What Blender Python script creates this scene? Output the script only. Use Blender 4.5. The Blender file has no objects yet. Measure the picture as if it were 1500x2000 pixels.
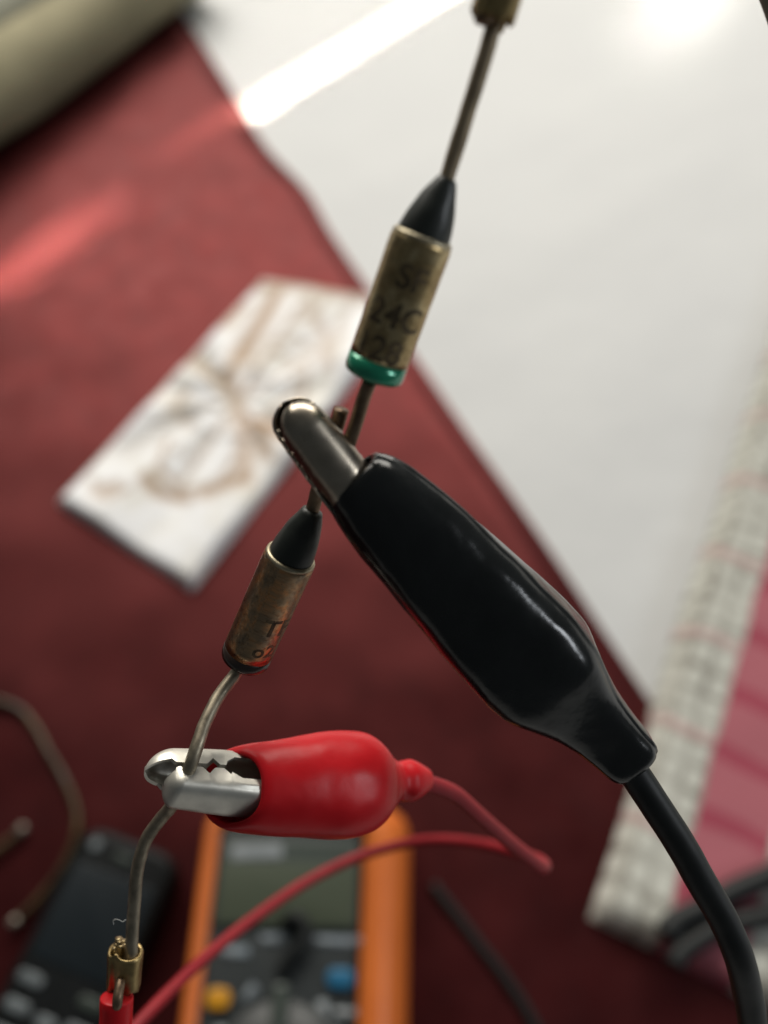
import bpy, bmesh, math, random
from mathutils import Vector, Matrix, noise
random.seed(7)
sc = bpy.context.scene
COL = sc.collection
MM = 0.001

# ------------------------------------------------------------------ camera
CAM_H = 0.340                       # lens height above the table
PITCH = math.radians(58)            # looking down
FPX = 1732.0                        # focal length in photo pixels (1500 x 2000)
CAM = Vector((0, 0, CAM_H))
FWD = Vector((0, math.cos(PITCH), -math.sin(PITCH)))
RGT = Vector((1, 0, 0))
UPV = Vector((0, math.sin(PITCH), math.cos(PITCH)))
cd = bpy.data.cameras.new('camera')
cd.sensor_fit = 'VERTICAL'
cd.sensor_height = 4.8
cd.sensor_width = 3.6
cd.lens = 4.8 / 2 / (1000 / FPX)
cd.clip_start = 0.003
cd.clip_end = 20
cd.dof.use_dof = True
cd.dof.focus_distance = 0.069
cd.dof.aperture_fstop = 2.2
cam_o = bpy.data.objects.new('camera', cd)
COL.objects.link(cam_o)
cam_o.location = CAM
cam_o.rotation_euler = (math.pi / 2 - PITCH, 0, 0)
sc.camera = cam_o

# ------------------------------------------------------------------ world, lamps, exposure
w = bpy.data.worlds.new('World')
sc.world = w
w.use_nodes = True
bg = w.node_tree.nodes['Background']
bg.inputs['Color'].default_value = (0.86, 0.95, 1.0, 1)
bg.inputs['Strength'].default_value = 0.06


def area(name, loc, target, sx, sy, power, color, spread=None):
    l = bpy.data.lights.new(name, 'AREA')
    l.shape = 'RECTANGLE'
    l.size, l.size_y = sx, sy
    l.energy = power
    l.color = color
    if spread is not None:
        l.spread = spread
    o = bpy.data.objects.new(name, l)
    COL.objects.link(o)
    o.location = loc
    o.rotation_euler = (Vector(target) - Vector(loc)).to_track_quat('-Z', 'Y').to_euler()
    return o


area('window_light', (-0.10, 1.75, 1.25), (0.0, 0.25, 0.0), 2.3, 1.0, 60, (1.0, 0.955, 0.87))
area('side_window_light', (1.15, -0.10, 0.75), (0.0, 0.1, 0.1), 0.22, 0.42, 4.0, (0.90, 0.95, 1.0))

vs = sc.view_settings
vs.view_transform = 'Standard'
vs.look = 'None'
vs.exposure = 0.0
vs.gamma = 1.0
vs.use_curve_mapping = False


# ------------------------------------------------------------------ helpers: placing
def ray(px, py):
    return FWD + RGT * ((px - 750) / FPX) - UPV * ((py - 1000) / FPX)


def V(px, py, d):                   # a point d millimetres in front of the lens
    return CAM + ray(px, py) * (d * MM)


def T(px, py, z=0.0):               # a point z millimetres above the table
    r = ray(px, py)
    return CAM + r * ((z * MM - CAM_H) / r.z)


def cr(pts, n=10):                  # Catmull-Rom through points
    pts = [Vector(p) for p in pts]
    ext = [pts[0] * 2 - pts[1]] + pts + [pts[-1] * 2 - pts[-2]]
    out = []
    for i in range(1, len(ext) - 2):
        p0, p1, p2, p3 = ext[i - 1:i + 3]
        for k in range(n):
            t = k / n
            out.append(0.5 * ((2 * p1) + (p2 - p0) * t + (2 * p0 - 5 * p1 + 4 * p2 - p3) * t * t
                              + (3 * p1 - p0 - 3 * p2 + p3) * t ** 3))
    out.append(pts[-1])
    return out


def lerp(a, b, t):
    return a + (b - a) * t


def interp(x, tab):
    if x <= tab[0][0]:
        return tab[0][1]
    for (x0, y0), (x1, y1) in zip(tab, tab[1:]):
        if x <= x1:
            t = (x - x0) / (x1 - x0)
            return lerp(y0, y1, t)
    return tab[-1][1]


def smooth(x, tab):
    if x <= tab[0][0]:
        return tab[0][1]
    n = len(tab)
    for i in range(n - 1):
        x0, y0 = tab[i]
        x1, y1 = tab[i + 1]
        if x <= x1:
            m0 = (y1 - tab[max(i - 1, 0)][1]) / max(x1 - tab[max(i - 1, 0)][0], 1e-9)
            m1 = (tab[min(i + 2, n - 1)][1] - y0) / max(tab[min(i + 2, n - 1)][0] - x0, 1e-9)
            h = x1 - x0
            t = (x - x0) / h
            return ((2 * t ** 3 - 3 * t * t + 1) * y0 + (t ** 3 - 2 * t * t + t) * h * m0
                    + (-2 * t ** 3 + 3 * t * t) * y1 + (t ** 3 - t * t) * h * m1)
    return tab[-1][1]


# ------------------------------------------------------------------ helpers: objects
def origin(parent):
    o = Vector((0, 0, 0))
    p = parent
    while p is not None:
        o = o + p.location
        p = p.parent
    return o


def obj(name, verts, faces, mat, parent=None, shade=True, base=None):
    """verts in world metres; the object's own origin is its parent's origin (or base)."""
    off = origin(parent) if parent is not None else (Vector(base) if base is not None else Vector((0, 0, 0)))
    me = bpy.data.meshes.new(name)
    me.from_pydata([tuple(Vector(v) - off) for v in verts], [], faces)
    bm = bmesh.new()
    bm.from_mesh(me)
    bmesh.ops.recalc_face_normals(bm, faces=bm.faces)
    bm.to_mesh(me)
    bm.free()
    if shade:
        for p in me.polygons:
            p.use_smooth = True
    me.materials.append(mat)
    o = bpy.data.objects.new(name, me)
    COL.objects.link(o)
    if parent is not None:
        o.parent = parent
    elif base is not None:
        o.location = base
    return o


def tag(o, label=None, cat=None, group=None, kind=None):
    if label:
        o['label'] = label
    if cat:
        o['category'] = cat
    if group:
        o['group'] = group
    if kind:
        o['kind'] = kind
    return o


def thing(name, loc, label, cat, group=None):
    o = bpy.data.objects.new(name, None)
    o.empty_display_size = 0.005
    COL.objects.link(o)
    o.location = loc
    return tag(o, label, cat, group)


def frames(pts, hint=None):
    n = len(pts)
    tans = []
    for i in range(n):
        t = pts[min(i + 1, n - 1)] - pts[max(i - 1, 0)]
        tans.append(t.normalized())
    h = Vector(hint) if hint is not None else Vector((0.3, 0.5, 0.8))
    u = (h - tans[0] * h.dot(tans[0])).normalized()
    res = []
    for i in range(n):
        u = (u - tans[i] * u.dot(tans[i])).normalized()
        res.append((tans[i], u, tans[i].cross(u)))
    return res


def tube(pts, rad, seg=16, cap=True, rough=0.0, freq=600.0, hint=None):
    """rad: millimetres, number or list; returns verts, faces"""
    fr = frames(pts, hint)
    vs_, fs = [], []
    n = len(pts)
    for i, p in enumerate(pts):
        r = (rad[i] if isinstance(rad, (list, tuple)) else rad) * MM
        t, u, v = fr[i]
        for k in range(seg):
            a = 2 * math.pi * k / seg
            rr = r
            q = p + (u * math.cos(a) + v * math.sin(a)) * rr
            if rough:
                q = q + (u * math.cos(a) + v * math.sin(a)) * (rough * MM * noise.noise(q * freq))
            vs_.append(q)
    for i in range(n - 1):
        for k in range(seg):
            a = i * seg + k
            b = i * seg + (k + 1) % seg
            fs.append((a, b, b + seg, a + seg))
    if cap:
        fs.append(tuple(range(seg - 1, -1, -1)))
        fs.append(tuple((n - 1) * seg + k for k in range(seg)))
    return vs_, fs


def lathe(p0, axis, prof, seg=40, closed=True, hint=None, warp=None):
    """prof: list of (s mm along axis, r mm)"""
    axis = Vector(axis).normalized()
    h = Vector(hint) if hint is not None else Vector((0.31, 0.2, 0.9))
    u = (h - axis * h.dot(axis)).normalized()
    v = axis.cross(u)
    vs_, fs = [], []
    for (s, r) in prof:
        for k in range(seg):
            a = 2 * math.pi * k / seg
            rr = r
            if warp:
                rr = r + warp(s, a, r)
            vs_.append(Vector(p0) + axis * (s * MM) + (u * math.cos(a) + v * math.sin(a)) * (rr * MM))
    n = len(prof)
    for i in range(n - 1):
        for k in range(seg):
            a = i * seg + k
            b = i * seg + (k + 1) % seg
            fs.append((a, b, b + seg, a + seg))
    if closed:
        fs.append(tuple(range(seg - 1, -1, -1)))
        fs.append(tuple((n - 1) * seg + k for k in range(seg)))
    return vs_, fs


def rbox(sx, sy, sz, bev, mat4, seg=3, profile=0.5):
    """rounded box, sizes in mm, base at local z=0, transformed by mat4 (metres)"""
    bm = bmesh.new()
    bmesh.ops.create_cube(bm, size=1.0)
    for v in bm.verts:
        v.co = Vector((v.co.x * sx * MM, v.co.y * sy * MM, (v.co.z + 0.5) * sz * MM))
    if bev > 0:
        bmesh.ops.bevel(bm, geom=bm.edges[:], offset=bev * MM, segments=seg, profile=profile, affect='EDGES')
    vs_ = [mat4 @ v.co for v in bm.verts]
    bm.verts.index_update()
    fs = [tuple(v.index for v in f.verts) for f in bm.faces]
    bm.free()
    return vs_, fs


def slab(outline, z0, z1, bev, mat4, seg=3):
    """extruded outline (mm, 2d) with bevelled top rim, transformed by mat4"""
    bm = bmesh.new()
    bot = [bm.verts.new((x * MM, y * MM, z0 * MM)) for x, y in outline]
    f = bm.faces.new(bot)
    r = bmesh.ops.extrude_face_region(bm, geom=[f])
    up = [e for e in r['geom'] if isinstance(e, bmesh.types.BMVert)]
    for v in up:
        v.co.z = z1 * MM
    bm.faces.ensure_lookup_table()
    top_edges = [e for e in bm.edges if all(abs(v.co.z - z1 * MM) < 1e-7 for v in e.verts)]
    if bev > 0:
        bmesh.ops.bevel(bm, geom=top_edges, offset=bev * MM, segments=seg, profile=0.5, affect='EDGES')
    bm.verts.index_update()
    vs_ = [mat4 @ v.co for v in bm.verts]
    fs = [tuple(v.index for v in f.verts) for f in bm.faces]
    bm.free()
    return vs_, fs


def rrect(sx, sy, r, n=6):
    pts = []
    for cx, cy, a0 in ((sx / 2 - r, sy / 2 - r, 0), (-sx / 2 + r, sy / 2 - r, 90),
                       (-sx / 2 + r, -sy / 2 + r, 180), (sx / 2 - r, -sy / 2 + r, 270)):
        for k in range(n + 1):
            a = math.radians(a0 + 90 * k / n)
            pts.append((cx + r * math.cos(a), cy + r * math.sin(a)))
    return pts


def join(*parts):
    vs_, fs = [], []
    for v, f in parts:
        o = len(vs_)
        vs_ += v
        fs += [tuple(i + o for i in q) for q in f]
    return vs_, fs


# ------------------------------------------------------------------ materials
def new_mat(name, col, rough=0.5, metal=0.0, spec=0.5, coat=0.0, coat_rough=0.1, sheen=0.0, sheen_tint=None,
            sheen_rough=0.5, sss=0.0):
    m = bpy.data.materials.new(name)
    m.use_nodes = True
    b = m.node_tree.nodes['Principled BSDF']
    b.inputs['Base Color'].default_value = (*col, 1)
    b.inputs['Roughness'].default_value = rough
    b.inputs['Metallic'].default_value = metal
    b.inputs['Specular IOR Level'].default_value = spec
    b.inputs['Coat Weight'].default_value = coat
    b.inputs['Coat Roughness'].default_value = coat_rough
    if sheen:
        b.inputs['Sheen Weight'].default_value = sheen
        b.inputs['Sheen Roughness'].default_value = sheen_rough
        b.inputs['Sheen Tint'].default_value = (*sheen_tint, 1)
    if sss:
        b.inputs['Subsurface Weight'].default_value = sss
        b.inputs['Subsurface Radius'].default_value = (0.0012, 0.0004, 0.0003)
        b.inputs['Subsurface Scale'].default_value = 1.0
    return m


def N(m, t, **kw):
    n = m.node_tree.nodes.new(t)
    for k, v in kw.items():
        setattr(n, k, v)
    return n


def L(m, a, b):
    m.node_tree.links.new(a, b)


def obj_coord(m):
    return N(m, 'ShaderNodeTexCoord').outputs['Object']


def noise_node(m, scale, detail=4, rough=0.55, coord=None):
    n = N(m, 'ShaderNodeTexNoise')
    n.inputs['Scale'].default_value = scale
    n.inputs['Detail'].default_value = detail
    n.inputs['Roughness'].default_value = rough
    L(m, coord or obj_coord(m), n.inputs['Vector'])
    return n.outputs['Fac']


def ramp(m, fac, stops):
    r = N(m, 'ShaderNodeValToRGB')
    els = r.color_ramp.elements
    while len(els) < len(stops):
        els.new(0.5)
    for e, (p, c) in zip(els, stops):
        e.position = p
        e.color = (*c, 1) if len(c) == 3 else c
    L(m, fac, r.inputs['Fac'])
    return r.outputs['Color']


def bump(m, fac, strength, dist):
    b = N(m, 'ShaderNodeBump')
    b.inputs['Strength'].default_value = strength
    b.inputs['Distance'].default_value = dist
    L(m, fac, b.inputs['Height'])
    L(m, b.outputs['Normal'], bsdf(m).inputs['Normal'])


def bsdf(m):
    return m.node_tree.nodes['Principled BSDF']


def mottled(name, c0, c1, scale, rough=0.5, r0=None, r1=None, bump_s=0.0, bump_scale=None, bump_d=0.0001, **kw):
    m = new_mat(name, c0, rough, **kw)
    f = noise_node(m, scale)
    L(m, ramp(m, f, [(0.3, c0), (0.7, c1)]), bsdf(m).inputs['Base Color'])
    if r0 is not None:
        L(m, ramp(m, noise_node(m, scale * 1.7), [(0.3, (r0,) * 3), (0.7, (r1,) * 3)]), bsdf(m).inputs['Roughness'])
    if bump_s:
        bump(m, noise_node(m, bump_scale or scale * 3), bump_s, bump_d)
    return m


M = {}
M['white'] = mottled('white_paper', (0.58, 0.585, 0.58), (0.55, 0.555, 0.555), 9, 0.55, bump_s=0.35, bump_scale=14, bump_d=0.004)
M['maroon'] = mottled('maroon_velvet', (0.011, 0.0019, 0.0024), (0.022, 0.0036, 0.0042), 55, 0.44, r0=0.36, r1=0.52, bump_s=0.35,
                      bump_scale=900, bump_d=0.0004, spec=0.05, sheen=0.2, sheen_tint=(0.75, 0.10, 0.10), sheen_rough=0.35)


def add_gloss(m, color, r0, r1, scale):
    """satin fibres: a tinted, broad gloss on top of the dark pile"""
    g = N(m, 'ShaderNodeBsdfGlossy')
    g.inputs['Color'].default_value = (*color, 1)
    L(m, ramp(m, noise_node(m, scale), [(0.3, (r0,) * 3), (0.7, (r1,) * 3)]), g.inputs['Roughness'])
    ad = N(m, 'ShaderNodeAddShader')
    L(m, bsdf(m).outputs[0], ad.inputs[0])
    L(m, g.outputs[0], ad.inputs[1])
    out = next(n for n in m.node_tree.nodes if n.type == 'OUTPUT_MATERIAL')
    L(m, ad.outputs[0], out.inputs['Surface'])


add_gloss(M['maroon'], (0.057, 0.0108, 0.0104), 0.37, 0.47, 60)


def case_material(name, c0, c1, c2):
    """tarnished tube with stains and painted-in reflections drawn out along its length (attribute cyl: cos, sin, length)"""
    m = new_mat(name, c0, 0.3, metal=1.0)
    at = N(m, 'ShaderNodeAttribute', attribute_name='cyl')
    mp = N(m, 'ShaderNodeMapping')
    mp.inputs['Scale'].default_value = (2.6, 2.6, 1.3)
    L(m, at.outputs['Vector'], mp.inputs['Vector'])
    f = noise_node(m, 1.0, 6, 0.65, mp.outputs['Vector'])
    mp2 = N(m, 'ShaderNodeMapping')
    mp2.inputs['Scale'].default_value = (7, 7, 6)
    L(m, at.outputs['Vector'], mp2.inputs['Vector'])
    g = noise_node(m, 1.0, 5, 0.7, mp2.outputs['Vector'])
    a = ramp(m, f, [(0.34, c1), (0.5, c0), (0.62, c2)])
    mx = N(m, 'ShaderNodeMix', data_type='RGBA', blend_type='MULTIPLY')
    mx.inputs['Factor'].default_value = 1.0
    L(m, a, mx.inputs['A'])
    L(m, ramp(m, g, [(0.32, (0.62, 0.58, 0.53)), (0.52, (1, 1, 1))]), mx.inputs['B'])
    L(m, mx.outputs['Result'], bsdf(m).inputs['Base Color'])
    L(m, ramp(m, g, [(0.35, (0.48,) * 3), (0.65, (0.24,) * 3)]), bsdf(m).inputs['Roughness'])
    bump(m, g, 0.07, 0.00008)
    return m


M['brass_case'] = case_material('tarnished_brass', (0.47, 0.35, 0.18), (0.29, 0.21, 0.105), (0.62, 0.50, 0.29))
M['streaked_case'] = case_material('reflection_streaked_brass', (0.37, 0.255, 0.155), (0.20, 0.155, 0.11), (0.58, 0.29, 0.13))  # orange tone paints a warm reflection into the case colour
M['rim'] = mottled('pale_brass_edge', (0.50, 0.44, 0.31), (0.36, 0.31, 0.21), 900, 0.4, metal=0.8)
M['green'] = mottled('green_lacquer', (0.014, 0.32, 0.17), (0.009, 0.20, 0.11), 600, 0.25, metal=0.35, coat=0.7)
M['brown_band'] = mottled('dark_brown_lacquer', (0.012, 0.010, 0.008), (0.045, 0.018, 0.010), 500, 0.3, coat=0.4)
M['resin'] = mottled('black_resin', (0.013, 0.016, 0.013), (0.022, 0.026, 0.021), 800, 0.42, bump_s=0.2, bump_scale=1800,
                     bump_d=0.00004)
M['ink'] = mottled('brown_black_ink', (0.022, 0.016, 0.010), (0.20, 0.145, 0.08), 900, 0.5, metal=0.5)
M['lead'] = mottled('dull_tinned_wire', (0.36, 0.31, 0.23), (0.20, 0.17, 0.125), 900, 0.4, r0=0.36, r1=0.6,
                    bump_s=0.3, bump_scale=1400, bump_d=0.00008, metal=0.85)
M['lead_dark'] = mottled('copper_wire', (0.24, 0.17, 0.11), (0.13, 0.085, 0.055), 900, 0.42, r0=0.32, r1=0.55,
                         bump_s=0.3, bump_scale=1400, bump_d=0.00008, metal=0.85)
M['lead_tan'] = mottled('tan_lead_wire', (0.40, 0.31, 0.20), (0.24, 0.185, 0.12), 700, 0.5, metal=0.55,
                         bump_s=0.3, bump_scale=1400, bump_d=0.00008)
M['copper_end'] = mottled('cut_copper', (0.42, 0.24, 0.13), (0.30, 0.16, 0.09), 2500, 0.4, metal=0.7)
M['steel'] = mottled('nickel_steel', (0.74, 0.71, 0.63), (0.60, 0.575, 0.51), 500, 0.3, r0=0.36, r1=0.5,
                     bump_s=0.25, bump_scale=900, bump_d=0.00008, metal=0.72)
M['steel_dark'] = mottled('worn_steel', (0.44, 0.385, 0.31), (0.31, 0.265, 0.21), 500, 0.3, r0=0.24, r1=0.36,
                          bump_s=0.12, bump_scale=900, bump_d=0.00008, metal=1.0)
M['crimp'] = mottled('brass_crimp', (0.46, 0.34, 0.155), (0.25, 0.18, 0.085), 800, 0.36, r0=0.28, r1=0.5,
                     bump_s=0.35, bump_scale=1200, bump_d=0.0001, metal=1.0)
M['strand'] = mottled('brass_strand', (0.50, 0.40, 0.22), (0.34, 0.26, 0.14), 1500, 0.35, metal=0.9)
M['black_vinyl'] = mottled('black_vinyl', (0.0085, 0.0095, 0.0095), (0.013, 0.0145, 0.0145), 300, 0.3, r0=0.13, r1=0.26,
                           bump_s=0.22, bump_scale=330, bump_d=0.0003, spec=0.4)
M['black_rubber'] = mottled('black_cable_rubber', (0.008, 0.0095, 0.0095), (0.013, 0.0145, 0.0145), 700, 0.5, spec=0.3,
                            bump_s=0.2, bump_scale=1600, bump_d=0.00005)
M['red_vinyl'] = mottled('red_vinyl', (0.56, 0.012, 0.018), (0.49, 0.010, 0.015), 250, 0.34, spec=0.2, r0=0.3, r1=0.42,
                         bump_s=0.15, bump_scale=420, bump_d=0.0002, sss=0.25)
M['red_cable'] = mottled('red_cable_pvc', (0.30, 0.014, 0.021), (0.24, 0.011, 0.017), 500, 0.5, spec=0.25, sss=0.2,
                         bump_s=0.2, bump_scale=900, bump_d=0.00006)
M['fibre'] = new_mat('grey_fibre', (0.5, 0.5, 0.48), 0.6)
M['orange'] = mottled('orange_rubber', (0.64, 0.155, 0.025), (0.57, 0.135, 0.022), 60, 0.42, bump_s=0.1, bump_scale=700)
M['case_dark'] = mottled('dark_grey_plastic', (0.018, 0.022, 0.023), (0.026, 0.031, 0.032), 90, 0.4)
M['lcd'] = mottled('lcd_grey_green', (0.056, 0.066, 0.045), (0.062, 0.074, 0.050), 30, 0.3)
M['lcd_frame'] = new_mat('lcd_bezel', (0.045, 0.056, 0.048), 0.3)
M['grey_print'] = mottled('grey_print', (0.17, 0.20, 0.22), (0.10, 0.12, 0.14), 300, 0.5)
M['pale_print'] = mottled('pale_print', (0.27, 0.29, 0.30), (0.16, 0.18, 0.19), 300, 0.5)
M['yellow'] = new_mat('yellow_button', (0.55, 0.25, 0.012), 0.4)
M['blue'] = new_mat('blue_button', (0.015, 0.12, 0.23), 0.4)
M['knob'] = mottled('dial_knob', (0.018, 0.021, 0.021), (0.028, 0.032, 0.032), 120, 0.45)
M['phone'] = mottled('phone_shell', (0.006, 0.007, 0.007), (0.009, 0.010, 0.011), 60, 0.45, spec=0.15)
M['phone_screen'] = new_mat('phone_glass', (0.010, 0.014, 0.017), 0.35, spec=0.3)
M['key'] = mottled('phone_key', (0.17, 0.19, 0.20), (0.10, 0.115, 0.12), 200, 0.35)
M['cord'] = mottled('brown_cord', (0.018, 0.012, 0.007), (0.085, 0.055, 0.02), 95, 0.4, bump_s=0.3, bump_scale=500)
M['cord_tip'] = mottled('pale_metal_tip', (0.34, 0.30, 0.25), (0.25, 0.225, 0.18), 300, 0.35, metal=0.5)
M['roll'] = mottled('olive_cloth', (0.33, 0.295, 0.18), (0.22, 0.195, 0.115), 25, 0.85, bump_s=0.3, bump_scale=500, bump_d=0.0005)
M['roll_grey'] = mottled('grey_green_cloth', (0.30, 0.30, 0.23), (0.20, 0.195, 0.15), 25, 0.85, bump_s=0.3, bump_scale=500,
                         bump_d=0.0005)
M['tan_wire'] = mottled('tan_wire', (0.25, 0.22, 0.17), (0.18, 0.15, 0.11), 500, 0.5)


def card_material():
    m = new_mat('white_printed_card', (0.82, 0.82, 0.80), 0.45)
    at = N(m, 'ShaderNodeAttribute', attribute_name='print')
    sep = N(m, 'ShaderNodeSeparateColor')
    L(m, at.outputs['Color'], sep.inputs['Color'])
    n = noise_node(m, 70, 3)
    mul = N(m, 'ShaderNodeMath', operation='MULTIPLY')
    L(m, sep.outputs[0], mul.inputs[0])
    L(m, ramp(m, n, [(0.2, (0.75,) * 3), (0.6, (1.0,) * 3)]), mul.inputs[1])
    tint = N(m, 'ShaderNodeMix', data_type='RGBA')
    tint.inputs['A'].default_value = (0.33, 0.17, 0.055, 1)
    tint.inputs['B'].default_value = (0.30, 0.235, 0.15, 1)
    L(m, sep.outputs[1], tint.inputs['Factor'])
    mix = N(m, 'ShaderNodeMix', data_type='RGBA')
    L(m, ramp(m, noise_node(m, 55, 3), [(0.45, (0.86, 0.86, 0.87)), (0.72, (0.76, 0.73, 0.66))]), mix.inputs['A'])
    L(m, mul.outputs[0], mix.inputs['Factor'])
    L(m, tint.outputs['Result'], mix.inputs['B'])
    L(m, mix.outputs['Result'], bsdf(m).inputs['Base Color'])
    bump(m, n, 0.3, 0.001)
    return m


M['card'] = card_material()


# ================================================================== SETTING
# white surface under everything
def white_ground():
    vs_, fs = [], []
    nx, ny = 240, 240
    for j in range(ny + 1):
        for i in range(nx + 1):
            x = lerp(-1.3, 1.3, i / nx)
            y = lerp(-0.7, 1.9, j / ny)
            along, across = x * 0.80 + y * 0.60, -x * 0.60 + y * 0.80
            z = 0.0009 * noise.noise(Vector((along * 3.0, across * 16, 2))) + 0.0005 * noise.noise(Vector((along * 5, across * 34, 6)))
            vs_.append(Vector((x, y, -0.0016 + z)))
    for j in range(ny):
        for i in range(nx):
            a = j * (nx + 1) + i
            fs.append((a, a + 1, a + nx + 2, a + nx + 1))
    o = obj('table_surface', vs_, fs, M['white'])
    tag(o, kind='structure')


white_ground()

# ---- maroon velvet cloth
EDGE_PX = [(360, 30), (440, 155), (520, 285), (600, 372), (645, 450), (705, 540), (815, 700), (925, 860), (1000, 965),
           (1100, 1110), (1200, 1262), (1262, 1355)]
edge_w = [T(x, y, 1.0) for x, y in EDGE_PX]
E0 = edge_w[0].copy()
EDIR = (edge_w[-1] - E0)
EDIR.z = 0
EDIR.normalize()
QDIR = Vector((EDIR.y, -EDIR.x, 0))          # to the left of the edge, away from the white
if QDIR.x > 0:
    QDIR = -QDIR
edge_tab = [((p - E0).dot(EDIR), (p - E0).dot(QDIR)) for p in edge_w]
edge_tab = [(-0.2, edge_tab[0][1])] + edge_tab + [(edge_tab[-1][0] + 0.5, edge_tab[-1][1])]


def cloth_z(p, q):
    k = min(q / 0.012, 1.0)
    k = k * k * (3 - 2 * k)
    a = 0.0010 * noise.noise(Vector((p.x * 14, p.y * 14, 3))) + 0.0005 * noise.noise(Vector((p.x * 40, p.y * 34, 9)))
    # long soft folds running away from the edge
    f = (p.x * 0.55 + p.y * 0.83)
    a += 0.0012 * math.sin(f * 38 + 2.2 * noise.noise(p * 9)) * max(0.0, noise.noise(p * 5 + Vector((3, 1, 0))) + 0.25)
    return 0.0005 + k * (0.0038 + a)


def maroon_cloth():
    vs_, fs = [], []
    na, nb = 190, 210
    for j in range(nb + 1):
        t = j / nb
        q = 0.95 * (t ** 1.25)
        for i in range(na + 1):
            e = lerp(-0.05, 0.78, i / na)
            p = E0 + EDIR * e + QDIR * (q + smooth(e, edge_tab))
            p.z = cloth_z(p, q)
            vs_.append(p)
    for j in range(nb):
        for i in range(na):
            a = j * (na + 1) + i
            fs.append((a, a + 1, a + na + 2, a + na + 1))
    o = obj('maroon_cloth', vs_, fs, M['maroon'], base=tuple(E0))
    tag(o, 'dark maroon velvety cloth spread under the meter and the white card', 'cloth')


maroon_cloth()


def on_cloth(px, py, up=0.0):
    """a point on top of the cloth seen at that pixel, raised by up mm"""
    p = T(px, py, 4.0 + up)
    return p


# ---- rolled cloth in the far corner
def cloth_roll():
    a = T(-190, 290, 26)
    b = T(385, -92, 24)
    d = (b - a)
    root = thing('rolled_cloth', (a.x, a.y, 0.004),
                 'olive beige cloth rolled up along the far end of the maroon cloth', 'cloth roll')

    def roll(p, q, r0, wob, n=60, seg=40, off=Vector((0, 0, 0)), taper=0.0):
        pts, rad = [], []
        for i in range(n + 1):
            t = i / n
            c = p.lerp(q, t) + off
            pts.append(c)
            k = 1.0
            if t > 0.96:
                k = math.sqrt(max(0.02, 1 - ((t - 0.96) / 0.04) ** 2))
            rad.append(r0 * k * (1 - taper * t))
        v, f = tube(pts, rad, seg)
        out = []
        for x in v:
            out.append(x + Vector((0, 0, 1)) * (wob * noise.noise(Vector((x.x * 14, x.y * 14, x.z * 40)))))
        for x in out:
            x.z = max(x.z, 0.0035)
        return out, f
    v, f = roll(a, b, 27, 0.004, taper=0.22)
    obj('roll', v, f, M['roll'], root)
    perp = Vector((-d.y, d.x, 0)).normalized()
    if perp.y < 0:
        perp = -perp
    v, f = roll(a + perp * 0.045, b + perp * 0.036, 22, 0.008, taper=0.2)
    obj('fold', v, f, M['roll_grey'], root)
    v, f = roll(a + perp * 0.098 + Vector((0, 0, 0.006)), b + perp * 0.09, 26, 0.008, taper=0.2)
    obj('fold', v, f, M['roll_grey'], root)


cloth_roll()


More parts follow.
